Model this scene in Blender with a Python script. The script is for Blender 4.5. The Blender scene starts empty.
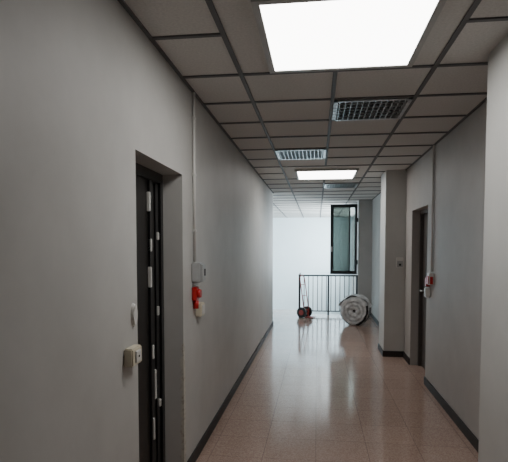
import bpy, bmesh, math, random
from mathutils import Vector, Matrix
random.seed(4)
S=bpy.context.scene
H=2.70
# ---------------- materials ----------------
def new_mat(name):
    m=bpy.data.materials.new(name); m.use_nodes=True
    nt=m.node_tree; b=nt.nodes['Principled BSDF']
    return m,nt,b
def simple(name,col,rough=0.5,metal=0.0,noise=0.0,scale=20,bump=0.0,spec=None):
    m,nt,b=new_mat(name)
    b.inputs['Roughness'].default_value=rough
    b.inputs['Metallic'].default_value=metal
    if spec is not None: b.inputs['Specular IOR Level'].default_value=spec
    tc=nt.nodes.new('ShaderNodeTexCoord')
    n=nt.nodes.new('ShaderNodeTexNoise'); n.inputs['Scale'].default_value=scale; n.inputs['Detail'].default_value=7; n.inputs['Roughness'].default_value=.6
    nt.links.new(tc.outputs['Object'],n.inputs['Vector'])
    r=nt.nodes.new('ShaderNodeValToRGB')
    lo=[max(0,c*(1-noise)) for c in col]; hi=[min(1,c*(1+noise)) for c in col]
    r.color_ramp.elements[0].position=.3; r.color_ramp.elements[1].position=.7
    r.color_ramp.elements[0].color=(*lo,1); r.color_ramp.elements[1].color=(*hi,1)
    nt.links.new(n.outputs['Fac'],r.inputs['Fac']); nt.links.new(r.outputs['Color'],b.inputs['Base Color'])
    if bump>0:
        bp=nt.nodes.new('ShaderNodeBump'); bp.inputs['Strength'].default_value=bump; bp.inputs['Distance'].default_value=.01
        nt.links.new(n.outputs['Fac'],bp.inputs['Height']); nt.links.new(bp.outputs['Normal'],b.inputs['Normal'])
    return m
def emis(name,col,st):
    m,nt,b=new_mat(name)
    b.inputs['Base Color'].default_value=(.8,.8,.8,1)
    b.inputs['Emission Color'].default_value=(*col,1); b.inputs['Emission Strength'].default_value=st
    return m
M_wall=simple('wall_paint',(.50,.495,.475),.55,noise=.07,scale=2.6)
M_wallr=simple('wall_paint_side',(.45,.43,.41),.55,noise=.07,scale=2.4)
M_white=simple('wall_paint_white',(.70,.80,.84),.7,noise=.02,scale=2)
M_pillar=simple('pillar_paint',(.55,.55,.53),.6,noise=.06,scale=2)
M_tile=simple('ceiling_tile',(.61,.595,.57),.85,noise=.10,scale=70,bump=.08)
M_grid=simple('grid_metal',(.11,.11,.115),.6,noise=.03)
M_alu=simple('aluminium',(.62,.64,.66),.3,1.0,noise=.03)
M_dark=simple('dark_void',(.02,.02,.022),.8)
M_base=simple('baseboard_black',(.018,.015,.014),.6,noise=.2)
M_black=simple('black_steel',(.010,.010,.011),.35,noise=.2)
M_leaf=simple('door_leaf_dark',(.014,.013,.012),.4,noise=.2)
M_doorR=simple('door_brown',(.08,.07,.064),.45,noise=.12,scale=8)
M_plate=simple('lock_plate',(.75,.75,.72),.35,noise=.02)
M_beige=simple('beige_plastic',(.66,.60,.47),.4,noise=.02)
M_greyp=simple('grey_plastic',(.40,.41,.41),.4,noise=.02)
M_whitep=simple('white_plastic',(.66,.65,.62),.4,noise=.02)
M_trimg=simple('panel_trim_grey',(.45,.45,.44),.5,noise=.02)
M_red=simple('red_plastic',(.50,.015,.015),.35,noise=.05)
M_redm=simple('red_paint_metal',(.32,.035,.028),.4,noise=.1)
M_rub=simple('black_rubber',(.02,.02,.02),.7)
M_rail=simple('railing_steel',(.03,.035,.04),.4,noise=.1)
M_frame=simple('window_frame_dark',(.018,.022,.024),.4)
M_wrap=simple('plastic_wrap',(.66,.66,.66),.25,noise=.3,scale=9,bump=.8)
M_felt=simple('rolled_felt',(.42,.42,.42),.6,noise=.4,scale=12,bump=.6)
M_strap=simple('black_strap',(.03,.03,.03),.6)
M_panel=emis('panel_diffuser',(1,.98,.95),11.0)
# left wall with broken plaster edge beside the doorway
def plaster():
    m=M_wall.copy(); m.name='wall_paint_chipped'; nt=m.node_tree; b=nt.nodes['Principled BSDF']
    base=b.inputs['Base Color'].links[0].from_socket
    g=nt.nodes.new('ShaderNodeNewGeometry'); sp=nt.nodes.new('ShaderNodeSeparateXYZ')
    nt.links.new(g.outputs['Position'],sp.inputs[0])
    def mth(op,a,bv=None,c=False):
        n=nt.nodes.new('ShaderNodeMath'); n.operation=op; n.use_clamp=c
        for i,v in enumerate([a,bv]):
            if v is None: continue
            if isinstance(v,(int,float)): n.inputs[i].default_value=v
            else: nt.links.new(v,n.inputs[i])
        return n.outputs[0]
    dy=mth('ABSOLUTE',mth('SUBTRACT',sp.outputs['Y'],3.225))
    dx=mth('ABSOLUTE',mth('SUBTRACT',sp.outputs['X'],-.90))
    near=mth('SUBTRACT',1.1,mth('MULTIPLY',mth('ADD',dy,dx),12.0),True)
    low=mth('SUBTRACT',1.0,mth('MULTIPLY',mth('SUBTRACT',sp.outputs['Z'],.8),1.8),True)
    n=nt.nodes.new('ShaderNodeTexNoise'); n.inputs['Scale'].default_value=22; n.inputs['Detail'].default_value=8; n.inputs['Roughness'].default_value=.8
    nt.links.new(g.outputs['Position'],n.inputs['Vector'])
    f=mth('MULTIPLY',mth('MULTIPLY',near,low),n.outputs['Fac'])
    f=mth('MULTIPLY',mth('MULTIPLY',mth('SUBTRACT',f,.32),12.0,True),.75)
    n2=nt.nodes.new('ShaderNodeTexNoise'); n2.inputs['Scale'].default_value=40; n2.inputs['Detail'].default_value=4
    nt.links.new(g.outputs['Position'],n2.inputs['Vector'])
    cr=nt.nodes.new('ShaderNodeValToRGB'); cr.color_ramp.elements[0].position=.38; cr.color_ramp.elements[1].position=.5
    cr.color_ramp.elements[0].color=(.38,.33,.26,1); cr.color_ramp.elements[1].color=(.58,.55,.47,1)
    nt.links.new(n2.outputs['Fac'],cr.inputs['Fac'])
    mx=nt.nodes.new('ShaderNodeMix'); mx.data_type='RGBA'
    nt.links.new(f,mx.inputs['Factor']); nt.links.new(base,mx.inputs['A']); nt.links.new(cr.outputs['Color'],mx.inputs['B'])
    nt.links.new(mx.outputs['Result'],b.inputs['Base Color'])
    return m
M_wall_l=plaster()
# terrazzo floor
def floor_mat():
    m,nt,b=new_mat('terrazzo_polished')
    g=nt.nodes.new('ShaderNodeNewGeometry')
    v=nt.nodes.new('ShaderNodeTexVoronoi'); v.inputs['Scale'].default_value=140
    n=nt.nodes.new('ShaderNodeTexNoise'); n.inputs['Scale'].default_value=1.3; n.inputs['Detail'].default_value=3
    for x in (v,n): nt.links.new(g.outputs['Position'],x.inputs['Vector'])
    r=nt.nodes.new('ShaderNodeValToRGB'); e=r.color_ramp.elements
    e[0].position=0; e[0].color=(.36,.238,.188,1); e[1].position=1; e[1].color=(.52,.385,.32,1)
    k=e.new(.5); k.color=(.43,.297,.24,1)
    sp=nt.nodes.new('ShaderNodeSeparateColor'); nt.links.new(v.outputs['Color'],sp.inputs[0]); nt.links.new(sp.outputs[0],r.inputs['Fac'])
    br=nt.nodes.new('ShaderNodeTexBrick'); br.offset=0; br.inputs['Scale'].default_value=1
    br.inputs['Brick Width'].default_value=.4; br.inputs['Row Height'].default_value=.4; br.inputs['Mortar Size'].default_value=.003
    br.inputs['Color1'].default_value=(1,1,1,1); br.inputs['Color2'].default_value=(.9,.9,.9,1); br.inputs['Mortar'].default_value=(.65,.65,.65,1)
    nt.links.new(g.outputs['Position'],br.inputs['Vector'])
    mx=nt.nodes.new('ShaderNodeMix'); mx.data_type='RGBA'; mx.blend_type='MULTIPLY'; mx.inputs['Factor'].default_value=1
    nt.links.new(r.outputs['Color'],mx.inputs['A']); nt.links.new(br.outputs['Color'],mx.inputs['B'])
    nt.links.new(mx.outputs['Result'],b.inputs['Base Color'])
    mr=nt.nodes.new('ShaderNodeMapRange'); mr.inputs['To Min'].default_value=.07; mr.inputs['To Max'].default_value=.17
    nt.links.new(n.outputs['Fac'],mr.inputs['Value']); nt.links.new(mr.outputs['Result'],b.inputs['Roughness'])
    b.inputs['Specular IOR Level'].default_value=.6
    return m
M_floor=floor_mat()
def glass_mat(name,c):
    m,nt,b=new_mat(name)
    out=nt.nodes['Material Output']
    t=nt.nodes.new('ShaderNodeBsdfTransparent'); t.inputs[0].default_value=(*c,1)
    gl=nt.nodes.new('ShaderNodeBsdfGlossy'); gl.inputs['Roughness'].default_value=.03
    mx=nt.nodes.new('ShaderNodeMixShader'); mx.inputs[0].default_value=.1
    nt.links.new(t.outputs[0],mx.inputs[1]); nt.links.new(gl.outputs[0],mx.inputs[2]); nt.links.new(mx.outputs[0],out.inputs[0])
    return m
M_glass=glass_mat('tinted_glass',(.27,.30,.285)); M_glass2=glass_mat('clear_glass',(.65,.69,.68))
# ---------------- geometry helpers ----------------
class B:
    def __init__(s,name,mats,parent=None):
        s.bm=bmesh.new(); s.name=name; s.mats=mats; s.parent=parent
    def box(s,a,b,mi=0,rot=None,bev=0):
        c=[(a[i]+b[i])/2 for i in range(3)]; d=[abs(b[i]-a[i]) for i in range(3)]
        m=Matrix.Translation(c)
        if rot: m=m@rot
        m=m@Matrix.Diagonal((*d,1))
        r=bmesh.ops.create_cube(s.bm,size=1,matrix=m)
        fs=set(f for v in r['verts'] for f in v.link_faces)
        for f in fs: f.material_index=mi
        if bev:
            es=list(set(e for v in r['verts'] for e in v.link_edges))
            q=bmesh.ops.bevel(s.bm,geom=es,offset=bev,segments=2,affect='EDGES')
            for f in q['faces']: f.material_index=mi
        return s
    def cyl(s,p,q,r,mi=0,seg=16,r2=None):
        p=Vector(p);q=Vector(q);d=q-p
        m=Matrix.Translation((p+q)/2)@d.to_track_quat('Z','Y').to_matrix().to_4x4()
        k=bmesh.ops.create_cone(s.bm,cap_ends=True,segments=seg,radius1=r,radius2=r if r2 is None else r2,depth=d.length,matrix=m)
        for f in set(f for v in k['verts'] for f in v.link_faces):
            f.material_index=mi; f.smooth=len(f.verts)==4
        return s
    def tube(s,pts,r,mi=0):
        for i in range(len(pts)-1): s.cyl(pts[i],pts[i+1],r,mi,10)
        for p in pts[1:-1]:
            k=bmesh.ops.create_uvsphere(s.bm,u_segments=10,v_segments=6,radius=r,matrix=Matrix.Translation(p))
            for f in set(f for v in k['verts'] for f in v.link_faces): f.material_index=mi; f.smooth=True
        return s
    def done(s):
        me=bpy.data.meshes.new(s.name); s.bm.to_mesh(me); s.bm.free()
        for m in s.mats: me.materials.append(m)
        o=bpy.data.objects.new(s.name,me); S.collection.objects.link(o)
        if s.parent: o.parent=s.parent
        return o
def empty(name,loc=(0,0,0)):
    e=bpy.data.objects.new(name,None); S.collection.objects.link(e); e.location=loc; e.empty_display_size=.1
    return e
XL,XR=-0.896,1.26
DN,DF,DH=2.36,3.21,2.07      # left doorway
RN,RF=5.86,6.80              # right doorway
HALL=10.0; END=18.0; FE=12.6
# ---------------- shell ----------------
b=B('floor',[M_floor]); b.box((-1.25,-3,-.2),(1.6,HALL,0)); b.box((-3.2,HALL,-.2),(1.6,11.8,0)); b.box((-3.2,11.8,-.2),(-.42,FE,0)); b.done()
b=B('floor_lower',[M_floor]); b.box((-3.2,HALL,-3.1),(1.6,END+.2,-3.0)); b.done()
b=B('ceiling',[M_tile]); b.box((-1.25,-3,H),(1.6,HALL,H+.1)); b.box((-3.2,HALL,H),(1.6,END+.2,H+.1)); b.done()
b=B('wall_left',[M_wall_l])
b.box((-1.2,-3,0),(XL,DN,H)); b.box((-1.2,DF,0),(XL,HALL,H)); b.box((-1.2,DN,DH),(XL,DF,H)); b.done()
b=B('wall_back',[M_wallr]); b.box((-1.2,-3.2,0),(1.6,-3,H)); b.done()
b=B('wall_right',[M_wallr])
b.box((XR,-3,0),(1.6,RN,H)); b.box((XR,RF,0),(1.6,12.95,H)); b.box((XR,RN,2.08),(1.6,RF,H)); b.box((1.52,RN,0),(1.6,RF,2.08))
# hall part with window opening
b.box((XR,12.95,-3),(1.6,END,.85)); b.box((XR,17.4,.85),(1.6,END,H)); b.box((XR,12.95,2.62),(1.6,17.4,H)); b.box((XR,HALL,-3),(1.6,12.95,-.2)); b.done()
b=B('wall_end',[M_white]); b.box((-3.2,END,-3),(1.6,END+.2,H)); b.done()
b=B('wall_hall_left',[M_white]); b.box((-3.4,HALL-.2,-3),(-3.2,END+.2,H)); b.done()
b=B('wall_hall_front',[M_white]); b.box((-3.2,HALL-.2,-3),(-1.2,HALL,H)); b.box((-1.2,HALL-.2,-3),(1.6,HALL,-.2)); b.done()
# pillars
PX=.978
b=B('pillar_near',[M_pillar]); b.box((PX,2.35,0),(XR,3.06,H)); b.done()
b=B('pillar_middle',[M_pillar]); b.box((.975,7.28,0),(XR,7.85,H)); b.done()
b=B('pillar_hall',[M_wallr]); b.box((.955,11.64,0),(XR,12.9,H)); b.done()
# baseboards
hb=.085; t=.014
b=B('baseboard_left',[M_base]); b.box((XL,-3,0),(XL+t,DN,hb)); b.box((XL,DF,0),(XL+t,HALL,hb)); b.done()
b=B('baseboard_right',[M_base])
b.box((XR-t,-3,0),(XR,2.35,hb)); b.box((XR-t,3.06,0),(XR,RN,hb)); b.box((XR-t,RF,0),(XR,7.28,hb)); b.box((XR-t,7.85,0),(XR,11.64,hb))
b.box((PX-t,2.35,0),(PX,3.06+t,hb)); b.box((PX,3.06,0),(XR-t,3.06+t,hb)); b.box((PX-t,2.35-t,0),(XR-t,2.35,hb))
b.box((.975-t,7.28-t,0),(.975,7.85+t,hb)); b.box((.975,7.28-t,0),(XR-t,7.28,hb)); b.box((.975,7.85,0),(XR-t,7.85+t,hb)); b.box((.955,11.64-t,0),(XR-t,11.64,hb)); b.done()
# ---------------- ceiling grid ----------------
xs=[-.493-.6*i for i in range(5)][::-1]+[.107,.712]
ys=[3.18+.6*k for k in range(-10,25)]
bays=[(1.98,3.18),(6.78,7.98)]
w=.014; z0=H-.008
b=B('ceiling_grid',[M_grid])
for x in xs:
    if x<-.9: b.box((x-w,HALL,z0),(x+w,END,H)); continue
    if abs(x-.107)<.01:
        segs=[(-3,1.98),(3.18,6.78),(7.98,END)]
    else: segs=[(-3,END)]
    for a,c in segs: b.box((x-w,a,z0),(x+w,c,H))
for y in ys:
    if y>END-.05 or y<-3: continue
    inb=any(a+.05<y<c-.05 for a,c in bays)
    xl=XL if y<HALL else -3.2
    if inb: b.box((xl,y-w,z0-.001),(-.493,y+w,H)); b.box((.712,y-w,z0-.001),(XR,y+w,H))
    else: b.box((xl,y-w,z0-.001),(XR,y+w,H))
b.box((XL,-3,z0),(XL+.022,HALL,H)); b.box((XR-.022,-3,z0),(XR,11.64,H))
b.done()
# ---------------- ceiling lights ----------------
def panel(x0,x1,y0,y1):
    e=empty('ceiling_light_panel')
    f=.035; zb=H-.028
    q=B('frame',[M_trimg],e)
    q.box((x0-f,y0-f,zb),(x0,y1+f,H)); q.box((x1,y0-f,zb),(x1+f,y1+f,H)); q.box((x0,y0-f,zb),(x1,y0,H)); q.box((x0,y1,zb),(x1,y1+f,H)); q.done()
    q=B('diffuser',[M_panel],e); q.box((x0,y0,H-.024),(x1,y1,H-.004)); q.done()
panel(-.265,.525,2.25,3.08)
panel(-.29,.54,7.08,7.9)
# ---------------- grilles ----------------
def grille(x0,y0,sz=.574):
    e=empty('ceiling_air_grille')
    x0+=.013; y0+=.013; x1=x0+sz; y1=y0+sz
    q=B('backing',[M_dark],e); q.box((x0,y0,H-.006),(x1,y1,H)); q.done()
    q=B('louvre_core',[M_alu],e)
    f=.03
    q.box((x0,y0,H-.02),(x0+f,y1,H-.006)); q.box((x1-f,y0,H-.02),(x1,y1,H-.006)); q.box((x0,y0,H-.02),(x1,y0+f,H-.006)); q.box((x0,y1-f,H-.02),(x1,y1,H-.006))
    n=13
    for i in range(1,n):
        x=x0+sz*i/n; q.box((x-.003,y0,H-.022),(x+.003,y1,H-.006))
        y=y0+sz*i/n
        if i%2==0: q.box((x0,y-.003,H-.022),(x1,y+.003,H-.006))
    q.done()
grille(.107,3.78); grille(-.493,5.58); grille(.107,8.58)
# ---------------- left door (security door) ----------------
e=empty('door_1')
xd=-1.03
q=B('steel_frame',[M_black],e)
q.box((-1.12,DN,0),(xd,DN+.06,DH)); q.box((-1.12,DF-.05,0),(xd,DF,DH)); q.box((-1.12,DN+.06,DH-.06),(xd,DF-.05,DH)); q.done()
q=B('leaf',[M_leaf],e); q.box((-1.10,DN+.06,.005),(-1.05,DF-.05,DH-.06)); q.done()
q=B('edge_channel',[M_black],e); q.box((-1.05,2.96,.01),(-1.035,3.02,DH-.07)); q.box((-1.05,3.08,.01),(-1.04,3.14,DH-.07),bev=.003); q.done()
q=B('lock_plates',[M_plate],e)
for zc,hh,y in [(1.87,.12,2.95),(1.60,.08,2.97),(1.40,.13,2.96),(1.17,.06,3.10),(.92,.09,2.99),(.70,.19,3.03),(.42,.14,2.99),(1.66,.05,3.11),(.55,.05,3.12)]:
    q.box((-1.05,y-.010,zc-hh/2),(-1.028,y+.010,zc+hh/2),bev=.003)
q.done()
q=B('handle',[M_alu],e); q.cyl((-1.05,2.50,1.02),(-.99,2.50,1.02),.012); q.cyl((-.995,2.50,1.02),(-.995,2.61,1.02),.010); q.done()
# ---------------- right door ----------------
e=empty('door_2')
q=B('frame',[M_doorR],e)
q.box((1.36,RN,0),(1.50,RN+.05,2.08)); q.box((1.36,RF-.05,0),(1.50,RF,2.08)); q.box((1.36,RN+.05,2.03),(1.50,RF-.05,2.08)); q.done()
q=B('leaf',[M_doorR],e); q.box((1.40,RN+.05,.005),(1.45,RF-.05,2.03),bev=.003); q.box((1.395,RN+.17,.2),(1.40,RF-.17,.95),bev=.002); q.box((1.395,RN+.17,1.1),(1.40,RF-.17,1.88),bev=.002); q.done()
q=B('handle',[M_alu],e); q.cyl((1.40,6.68,1.02),(1.35,6.68,1.02),.011); q.cyl((1.352,6.68,1.02),(1.352,6.57,1.02),.009); q.done()
# ---------------- left wall devices ----------------
e=empty('light_switch')
q=B('box',[M_beige],e); q.box((XL,2.175,1.022),(XL+.045,2.30,1.108),bev=.006); q.done()
q=B('rocker',[M_whitep,M_dark],e); q.box((XL+.043,2.205,1.037),(XL+.053,2.27,1.093),bev=.003); q.box((XL+.052,2.232,1.060),(XL+.055,2.242,1.070),1); q.done()
q=B('wall_cover_plate',[M_whitep])
bmesh.ops.create_cone(q.bm,cap_ends=True,segments=28,radius1=.05,radius2=.042,depth=.015,matrix=Matrix.Translation((XL+.0075,2.30,1.255))@Matrix.Rotation(math.radians(90),4,'Y')@Matrix.Diagonal((1.15,.6,1,1)))
q.done()
q=B('conduit_pipe',[M_whitep]); q.cyl((XL+.014,3.48,1.48),(XL+.014,3.48,H-.01),.011)
for z in (1.7,2.1,2.5): q.box((XL,3.463,z),(XL+.027,3.497,z+.018),bev=.003)
q.done()
e=empty('alarm_junction_box')
q=B('housing',[M_greyp],e); q.box((XL,3.43,1.335),(XL+.07,3.56,1.475),bev=.008); q.done()
q=B('lid',[M_greyp,M_dark],e); q.box((XL+.07,3.44,1.345),(XL+.08,3.55,1.465),bev=.004); q.box((XL+.08,3.50,1.38),(XL+.083,3.53,1.43),1); q.done()
e=empty('fire_alarm_beacon')
q=B('base',[M_red],e); q.box((XL,3.44,1.20),(XL+.035,3.53,1.30),bev=.006); q.done()
q=B('lens',[M_red],e); q.cyl((XL+.035,3.485,1.25),(XL+.06,3.485,1.25),.036,r2=.028); q.cyl((XL+.02,3.485,1.14),(XL+.02,3.485,1.20),.02); q.done()
e=empty('call_point_box')
q=B('housing',[M_beige],e); q.box((XL,3.54,1.07),(XL+.045,3.66,1.17),bev=.006); q.done()
q=B('front',[M_whitep],e); q.box((XL+.045,3.56,1.085),(XL+.052,3.64,1.155),bev=.003); q.done()
# ---------------- right wall devices ----------------
q=B('cable_conduit',[M_whitep]); q.cyl((XR-.014,5.57,1.32),(XR-.014,5.57,H-.01),.011)
for z in (1.6,2.1,2.5): q.box((XR-.027,5.553,z),(XR,5.587,z+.018),bev=.003)
q.done()
e=empty('emergency_button_box')
q=B('housing',[M_whitep],e); q.box((XR-.05,5.52,1.18),(XR,5.63,1.31),bev=.006); q.done()
q=B('push_plate',[M_red],e); q.box((XR-.058,5.53,1.19),(XR-.05,5.62,1.28),bev=.003); q.box((XR-.04,5.514,1.19),(XR-.01,5.52,1.27)); q.done()
e=empty('alarm_siren')
q=B('base',[M_red],e); q.box((XR-.045,5.68,1.15),(XR,5.76,1.25),bev=.006); q.done()
q=B('cover',[M_whitep],e); q.box((XR-.055,5.66,1.03),(XR,5.74,1.14),bev=.008); q.done()
e=empty('wall_sensor_box')
q=B('housing',[M_whitep],e); q.box((1.13,7.235,1.30),(1.23,7.28,1.45),bev=.006); q.done()
q=B('cover',[M_greyp,M_dark],e); q.box((1.14,7.228,1.31),(1.22,7.235,1.40),bev=.002); q.box((1.165,7.225,1.33),(1.195,7.228,1.36),1); q.done()
# ---------------- railing ----------------
e=empty('stair_railing')
RX=.95
q=B('top_rail',[M_rail],e); q.box((-.42,11.66,.92),(RX,11.71,.955),bev=.006); q.box((-.44,11.72,.92),(-.40,FE,.955),bev=.006); q.done()
q=B('bottom_rail',[M_rail],e); q.box((-.42,11.67,.08),(RX,11.70,.105)); q.done()
q=B('posts',[M_rail],e)
for x in (-.405,.27,RX-.02): q.box((x-.02,11.665,0),(x+.02,11.705,.93))
q.done()
q=B('balusters',[M_rail],e)
x=-.30
while x<.92: q.cyl((x,11.685,.1),(x,11.685,.93),.009,seg=8); x+=.105
for i in range(8): q.cyl((-.43,11.82+i*.1,0),(-.43,11.82+i*.1,.93),.009,seg=8)
q.done()
# ---------------- window ----------------
e=empty('window_1')
q=B('fixed_frame',[M_frame],e)
q.box((1.28,12.97,.85),(1.34,13.03,2.62)); q.box((1.28,17.34,.85),(1.34,17.4,2.62)); q.box((1.28,13.03,.85),(1.34,17.34,.91)); q.box((1.28,13.03,2.56),(1.34,17.34,2.62))
q.box((1.28,14.2,.91),(1.34,14.26,2.56)); q.box((1.28,15.8,.91),(1.34,15.86,2.56)); q.done()
e=empty('window_2')
q=B('open_sash',[M_frame],e)
lx0,lx1,ly,lz0,lz1=.31,.935,11.80,.965,2.62
q.box((lx0,ly,lz0),(lx0+.075,ly+.05,lz1)); q.box((lx1-.055,ly,lz0),(lx1,ly+.05,lz1)); q.box((lx0+.075,ly,lz0),(lx1-.055,ly+.05,lz0+.08)); q.box((lx0+.075,ly,lz1-.08),(lx1-.055,ly+.05,lz1))
q.box((.745,ly+.01,lz0+.08),(.775,ly+.04,lz1-.08)); q.box((lx1,ly+.01,1.2),(.955,ly+.04,1.3)); q.box((lx1,ly+.01,2.2),(.955,ly+.04,2.3))
q.done()
q=B('sash_glass',[M_glass,M_glass2],e); q.box((lx0+.075,ly+.02,lz0+.08),(.745,ly+.026,lz1-.08)); q.box((.775,ly+.02,lz0+.08),(lx1-.055,ly+.026,lz1-.08),1); q.done()
q=B('sash_handle',[M_alu],e); q.box((lx0+.02,ly-.03,1.5),(lx0+.05,ly,1.62),bev=.004); q.done()
# ---------------- hand truck ----------------
e=empty('hand_truck',(-.19,11.2,0))
q=B('tube_frame',[M_redm],e)
hw=.10; top=.97
def P(x,z): return (x,.02+.16*z/top,z)
q.tube([P(-hw,.10),P(-hw,top-.09),P(-hw+.03,top-.03),P(-hw+.07,top),P(hw-.07,top),P(hw-.03,top-.03),P(hw,top-.09),P(hw,.10)],.011)
for z in (.25,.50,.75): q.cyl(P(-hw,z),P(hw,z),.008)
q.done()
q=B('toe_plate',[M_redm],e); q.box((-.11,-.15,.012),(.11,.05,.022),bev=.003); q.box((-.09,.035,.02),(-.06,.055,.18)); q.box((.06,.035,.02),(.09,.055,.18)); q.done()
q=B('axle',[M_rail],e); q.cyl((-.13,.10,.12),(.13,.10,.12),.010); q.box((-.09,.04,.11),(-.07,.10,.15)); q.box((.07,.04,.11),(.09,.10,.15)); q.done()
q=B('wheels',[M_rub,M_redm],e)
for s in (-1,1):
    q.cyl((s*.10,.10,.12),(s*.145,.10,.12),.12,0,28); q.cyl((s*.095,.10,.12),(s*.15,.10,.12),.06,1,20)
q.done()
e.rotation_euler=(0,0,math.radians(60))
# ---------------- wrapped roll ----------------
e=empty('plastic_wrapped_roll',(.79,10.25,.30))
def roll():
    bm=bmesh.new(); seg=72
    prof=[]
    L=.15
    prof.append((.03,-L+.03))
    for r,a in [(.06,-L+.0),(.10,-L-.012),(.14,-L-.004),(.18,-L-.016),(.215,-L-.006),(.25,-L-.012),(.275,-L+.005)]: prof.append((r,a))
    prof+=[(.292,-L+.03),(.302,-.08),(.29,-.06),(.302,-.03),(.303,.04),(.29,.06),(.302,.09),(.298,L-.03),(.28,L),(.18,L+.01),(.05,L-.02)]
    rings=[]
    for (r,a) in prof:
        ring=[]
        for k in range(seg):
            th=2*math.pi*k/seg
            rr=r*(1+.03*math.sin(3*th+a*9)+.018*math.sin(11*th+a*30)+random.uniform(-.012,.012))
            z=max(rr*math.cos(th),-.297)
            ring.append(bm.verts.new((rr*math.sin(th),a+.012*math.sin(5*th+r*30)+random.uniform(-.004,.004),z)))
        rings.append(ring)
    for i in range(len(rings)-1):
        for k in range(seg):
            f=bm.faces.new((rings[i][k],rings[i][(k+1)%seg],rings[i+1][(k+1)%seg],rings[i+1][k])); f.smooth=True
            th=360*k/seg
            f.material_index=1 if i in (2,4) else 0
            if i in (6,7) and 60<th<170: f.material_index=2
    f=bm.faces.new(rings[0][::-1]); f.material_index=2
    bm.faces.new(rings[-1])
    bmesh.ops.recalc_face_normals(bm,faces=bm.faces)
    me=bpy.data.meshes.new('roll_body'); bm.to_mesh(me); bm.free()
    for m in (M_wrap,M_felt,M_dark): me.materials.append(m)
    o=bpy.data.objects.new('roll_body',me); S.collection.objects.link(o); o.parent=e
roll()
q=B('straps',[M_strap],e)
for yy in (-.06,.06):
    for k in range(40):
        a0=2*math.pi*k/40; a1=2*math.pi*(k+1)/40
        def pt(a): return (.30*math.sin(a),yy,max(-.292,.30*math.cos(a)))
        q.cyl(pt(a0),pt(a1),.008,seg=6)
q.done()
bm=bmesh.new(); N=14; g=[]
for i in range(N):
    row=[]
    for j in range(N):
        u=i/(N-1); v=j/(N-1); a=math.radians(-75+u*150); r=.315+.025*math.sin(u*17+v*9)+.018*random.random()
        row.append(bm.verts.new((r*math.sin(a),-.15+.30*v,r*math.cos(a))))
    g.append(row)
for i in range(N-1):
    for j in range(N-1):
        f=bm.faces.new((g[i][j],g[i+1][j],g[i+1][j+1],g[i][j+1])); f.smooth=True
me=bpy.data.meshes.new('loose_film'); bm.to_mesh(me); bm.free(); me.materials.append(M_wrap)
o=bpy.data.objects.new('loose_film',me); S.collection.objects.link(o); o.parent=e
sm=o.modifiers.new('s','SUBSURF'); sm.levels=1; sm.render_levels=1
e.rotation_euler=(0,0,math.radians(-16))
# ---------------- lights ----------------
def area(name,loc,rot,sx,sy,p,col):
    l=bpy.data.lights.new(name,'AREA'); l.shape='RECTANGLE'; l.size=sx; l.size_y=sy; l.energy=p; l.color=col
    o=bpy.data.objects.new(name,l); S.collection.objects.link(o); o.location=loc; o.rotation_euler=rot; return o
area('window_daylight',(1.58,15.2,1.73),(0,math.radians(90),0),1.7,4.2,640,(.82,.94,1.0))
W=bpy.data.worlds.new('sky'); S.world=W; W.use_nodes=True
bg=W.node_tree.nodes['Background']; bg.inputs[0].default_value=(.75,.87,1,1); bg.inputs[1].default_value=2.0
# ---------------- camera ----------------
cd=bpy.data.cameras.new('camera'); cam=bpy.data.objects.new('camera',cd); S.collection.objects.link(cam); S.camera=cam
cd.sensor_fit='HORIZONTAL'; cd.sensor_width=36; cd.lens=36*490/508
cam.location=(0,0,1.58)
cam.rotation_euler=(math.radians(90-3.0),0,math.radians(7.33))
cd.shift_y=43/508; cd.clip_start=.05
